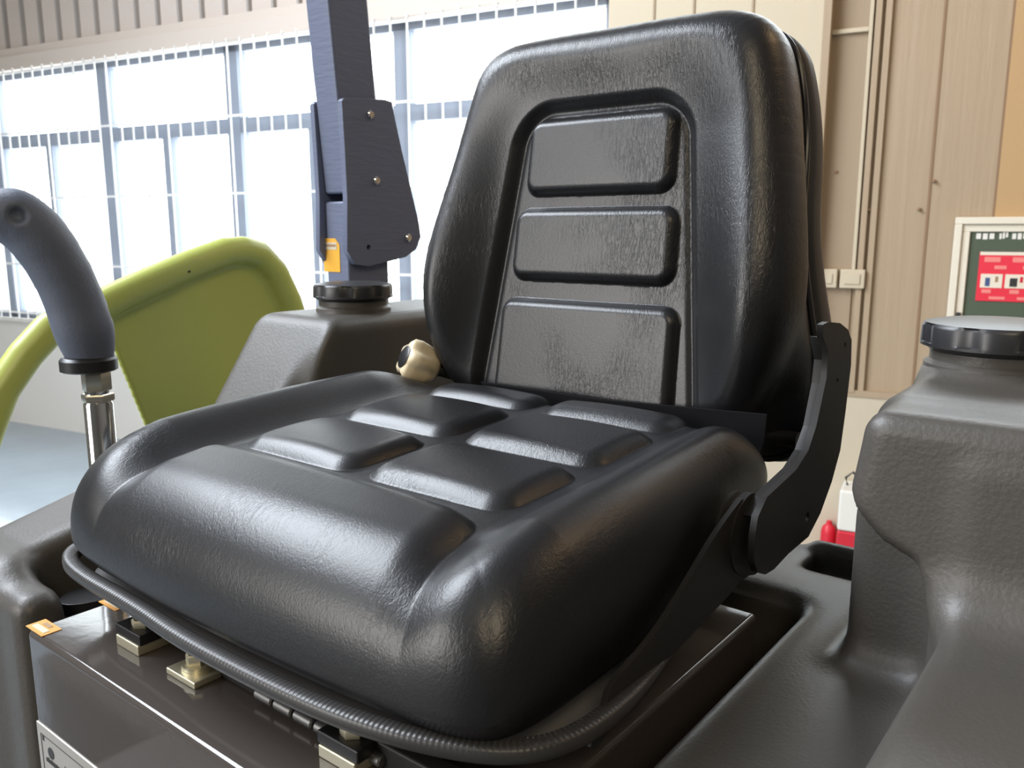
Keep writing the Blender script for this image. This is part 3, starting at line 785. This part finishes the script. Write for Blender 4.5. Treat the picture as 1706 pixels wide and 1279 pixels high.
def backrest():
    N = 420; u = np.linspace(-1, 1, N); U, V = np.meshgrid(u, u, indexing='ij')
    m = np.maximum(np.abs(U), np.abs(V)); mm = np.maximum(m, 1e-9)
    # direction with elongated square so corners fall near outline corners
    dx, dv = U / mm * .20, V / mm * .19
    th = np.arctan2(dx, dv); R = outline_r(th)
    ox, ov = np.sin(th) * R, np.cos(th) * R
    p1, p2 = .80, .92; roll = .040
    t_roll = np.clip((m - p1) / (p2 - p1), 0, 1) * math.pi / 2; t_side = np.clip((m - p2) / (1 - p2), 0, 1)
    s1 = 1 - roll / R
    s = np.where(m < p1, m / p1 * s1, s1 + (1 - s1) * np.sin(t_roll)); grow = 1 + (outline_s(th) / R - 1) * ss(0, 1, t_side)
    s = s * grow * (1 - .02 * t_side ** 2)
    Xc, Vc = ox * s, ov * s + _oc[1]
    f = back_front(Xc, Vc)
    n = f * (.45 + .55 * np.cos(t_roll) ** .5) - roll * (1 - np.cos(t_roll))
    nb_ = -.062 - .014 * np.exp(-((Vc - .04) / .07) ** 2) + .012 * np.exp(-((Vc - .19) / .06) ** 2)
    n = np.where(t_side > 0, n + (nb_ - n) * t_side, n)
    verts = (BO + Xc[..., None] * np.array([1, 0, 0]) + Vc[..., None] * BV + n[..., None] * BN).reshape(-1, 3)
    idx = np.arange(N * N).reshape(N, N)
    F = np.stack([idx[:-1, :-1], idx[:-1, 1:], idx[1:, 1:], idx[1:, :-1]], -1).reshape(-1, 4).tolist()
    rim = list(idx[0, :]) + list(idx[1:, -1]) + list(idx[-1, -2::-1]) + list(idx[-2:0:-1, 0])
    c = len(verts); verts = np.vstack([verts, [B(0, .185, -.06)]])
    for i in range(len(rim)): F.append([int(rim[(i + 1) % len(rim)]), int(rim[i]), c])
    return link_mesh('backrest_cushion', verts, F, M['leather_back'], st_)
bc = backrest()
def back_shell():
    ths = np.linspace(-math.pi, math.pi, 181)[:-1]; rings = []
    R = outline_s(ths)
    V_ = np.cos(ths) * R + .185
    seam = -.062 - .014 * np.exp(-((V_ - .04) / .07) ** 2) + .012 * np.exp(-((V_ - .19) / .06) ** 2)
    low = ss(.26, .05, V_)
    prof = [(.93, .004), (.965, -.001), (.962, -.008), (1.0, -.012), (1.010, -.018), (1.010, -.034), (.995, -.046), (.95, -.056), (.80, -.062), (.4, -.064), (.02, -.064)]
    verts = []
    for s, dn in prof:
        for i, t in enumerate(ths):
            r = R[i] * s
            verts.append(B(math.sin(t) * r, math.cos(t) * r + .185, seam[i] + dn * (1 + .3 * low[i])))
    n = len(ths); F = []
    for a in range(len(prof) - 1):
        for i in range(n): F.append([a * n + i, a * n + (i + 1) % n, (a + 1) * n + (i + 1) % n, (a + 1) * n + i])
    F.append([(len(prof) - 1) * n + i for i in range(n)]); F.append(list(range(n))[::-1])
    o = link_mesh('back_shell', verts, F, M['shell'], st_)
    # piping between cushion and shell
    pts = [B(math.sin(t) * R[i] * .992, math.cos(t) * R[i] * .992 + .185, seam[i]) for i, t in enumerate(ths)]
    tube('piping', pts + [pts[0]], .0030, M['black_plastic'], st_, n=10)
back_shell()
# thin apron sheet hanging at the foot of the backrest
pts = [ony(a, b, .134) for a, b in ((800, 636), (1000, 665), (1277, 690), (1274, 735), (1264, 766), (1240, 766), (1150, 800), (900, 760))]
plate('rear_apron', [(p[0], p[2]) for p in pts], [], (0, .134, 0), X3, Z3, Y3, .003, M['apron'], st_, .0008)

# pan under the cushion with ribbed edge strip and rising side plates
def rim_path():
    a = [(-.250, .05), (-.256, -.10), (-.254, -.19), (-.258, -.236), (-.248, -.266), (-.205, -.282), (-.10, -.284), (-.03, -.290), (.04, -.290), (.10, -.288), (.145, -.283), (.19, -.272), (.230, -.254), (.250, -.225), (.254, -.18), (.249, -.135), (.240, -.09), (.228, -.05), (.220, -.03)]
    return smooth_poly(a, 3, closed=False)
RP = rim_path()
pan_o = [(max(-.235, min(p[0] * .95, .234 - .07 * float(ss(-.14, .0, p[1])))), p[1] * .95) for p in RP]
plate('seat_pan', [tuple(p) for p in pan_o], [], (0, 0, 1.274), X3, Y3, Z3, .004, M['pan'], st_)
def strip(name, path, zc_fn, w, hfn, m, rib=0):
    P = np.array(path); d = np.r_[0, np.cumsum(np.hypot(*np.diff(P, axis=0).T))]
    n = int(d[-1] / .0008); t = np.linspace(0, d[-1], n); x = np.interp(t, d, P[:, 0]); y = np.interp(t, d, P[:, 1])
    tx = np.gradient(x); ty = np.gradient(y); L = np.hypot(tx, ty); nx, ny = ty / L, -tx / L
    verts = []; K = 14
    for i in range(n):
        zc, hh = zc_fn(x[i], y[i]), hfn(x[i], y[i]); rb = 1 + (rib * (.5 + .5 * math.sin(t[i] / .0034 * 2 * math.pi)) if rib else 0)
        for k in range(K):
            a = 2 * math.pi * k / K; c, s = math.cos(a), math.sin(a)
            c = math.copysign(abs(c) ** .6, c); s = math.copysign(abs(s) ** .6, s)
            up = (rb if s > 0 else 1)
            verts.append((x[i] + nx[i] * c * w / 2, y[i] + ny[i] * c * w / 2, zc + s * hh / 2 * up))
    idx = np.arange(n * K).reshape(n, K); F = []
    F = np.stack([idx[:-1], np.roll(idx, -1, 1)[:-1], np.roll(idx, -1, 1)[1:], idx[1:]], -1).reshape(-1, 4).tolist()
    F.append(list(map(int, idx[0]))[::-1]); F.append(list(map(int, idx[-1])))
    return link_mesh(name, verts, F, m, st_)
strip('ribbed_edge_strip', RP[6:], lambda x, y: 1.2935, .013, lambda x, y: .0108 - .008 * float(ss(-.19, -.06, y)) * (x > 0), M['rubber'], .10)
# side plates of the pan (right one clearly seen)
def side_plate(X, sgn):
    def q(a, b): r = onx(a, b, .247); return (r[1], r[2])
    pts = [(-.205, 1.281), (-.190, 1.292), q(1011, 1135), q(1051, 1092), q(1085, 1051), q(1118, 1001), q(1150, 947), q(1190, 880), q(1240, 815), q(1290, 830), q(1285, 920), q(1255, 955), q(1236, 957), q(1199, 998), q(1152, 1048), q(1080, 1120), q(1020, 1190), (-.195, 1.274)]
    plate('side_plate', [tuple(p) for p in smooth_poly(pts, 1)], [], (X, 0, 0), Y3, Z3, (sgn, 0, 0), .004, M['black_steel'], st_, .001)
side_plate(.2465, 1); side_plate(-.2560, -1)
# hinge boss and backrest arm
pv = onx(1243, 888, .250)
lathe('hinge_boss', (.236, pv[1], pv[2]), (1, 0, 0), [(.026, 0), (.030, .001), (.030, .004), (.027, .006), (.027, .009), (.031, .010), (.031, .016)], M['black_steel'], st_, n=48)
arm_px = [(1380, 536), (1400, 538), (1413, 549), (1419, 566), (1418, 608), (1409, 684), (1400, 750), (1386, 802), (1367, 855), (1347, 894), (1314, 922), (1290, 948), (1275, 957), (1262, 953), (1256, 934), (1258, 894), (1263, 861), (1278, 828), (1327, 782), (1347, 750), (1360, 710), (1377, 631), (1380, 585), (1371, 560), (1371, 541)]
AX = .268
apts = [(q[1], q[2]) for q in (onx(a, b, AX) for a, b in arm_px)]
def hole_at(a, b, r): q = onx(a, b, AX); return circle2((q[1], q[2]), r, 14)
arm = plate('backrest_arm', apts, [hole_at(1345, 861, .0042), hole_at(1408, 575, .0028), hole_at(1395, 635, .0028)], (AX - .005, 0, 0), Y3, Z3, X3, .005, M['black_steel'], st_, .0012)
# folded front flange of the arm
fl = [(1371, 562), (1378, 600), (1374, 640), (1360, 712), (1346, 752), (1326, 784), (1278, 830), (1262, 862)]
bm = bmesh.new(); rings = []
for a, b in fl:
    q = onx(a, b, AX - .005)
    rings.append([bm.verts.new((AX - .005 - w, q[1] + dy, q[2])) for w, dy in ((0, 0), (.011, 0), (.011, .004), (0, .004))])
for A, Bq in zip(rings, rings[1:]):
    for k in range(4): bm.faces.new((A[k], A[(k + 1) % 4], Bq[(k + 1) % 4], Bq[k]))
bm.faces.new(rings[0]); bm.faces.new(rings[-1][::-1]); bevel(bm, .0012, 2)
from_bm('arm_flange', bm, M['black_steel'], arm)
# cross shaft joining arm and hidden side, and the cream knob at its far end
tube('recline_shaft', [(-.203, .149, 1.408), (-.10, .20, 1.38), (.22, .20, 1.375)], .008, M['black_steel'], st_)
kc = np.array([-.203, .146, 1.408]); kax = np.array([-.55, -1.15, .60]); kax /= np.linalg.norm(kax)
def klob(t, r, h): return r * (1 + .15 * math.cos(5 * t + .6)) if h > .001 else r
kn = lathe('adjuster_knob', kc, kax, [(.013, -.006), (.0185, .000), (.0205, .008), (.0225, .024), (.0215, .033), (.0175, .0368), (.013, .0375)], M['cream'], st_, n=80, lobes=klob, angle=60)
lathe('knob_cover', kc + kax * .0370, kax, [(.0135, 0), (.0138, .0012), (.012, .0022), (.002, .0026)], M['black_plastic'], kn, n=40)
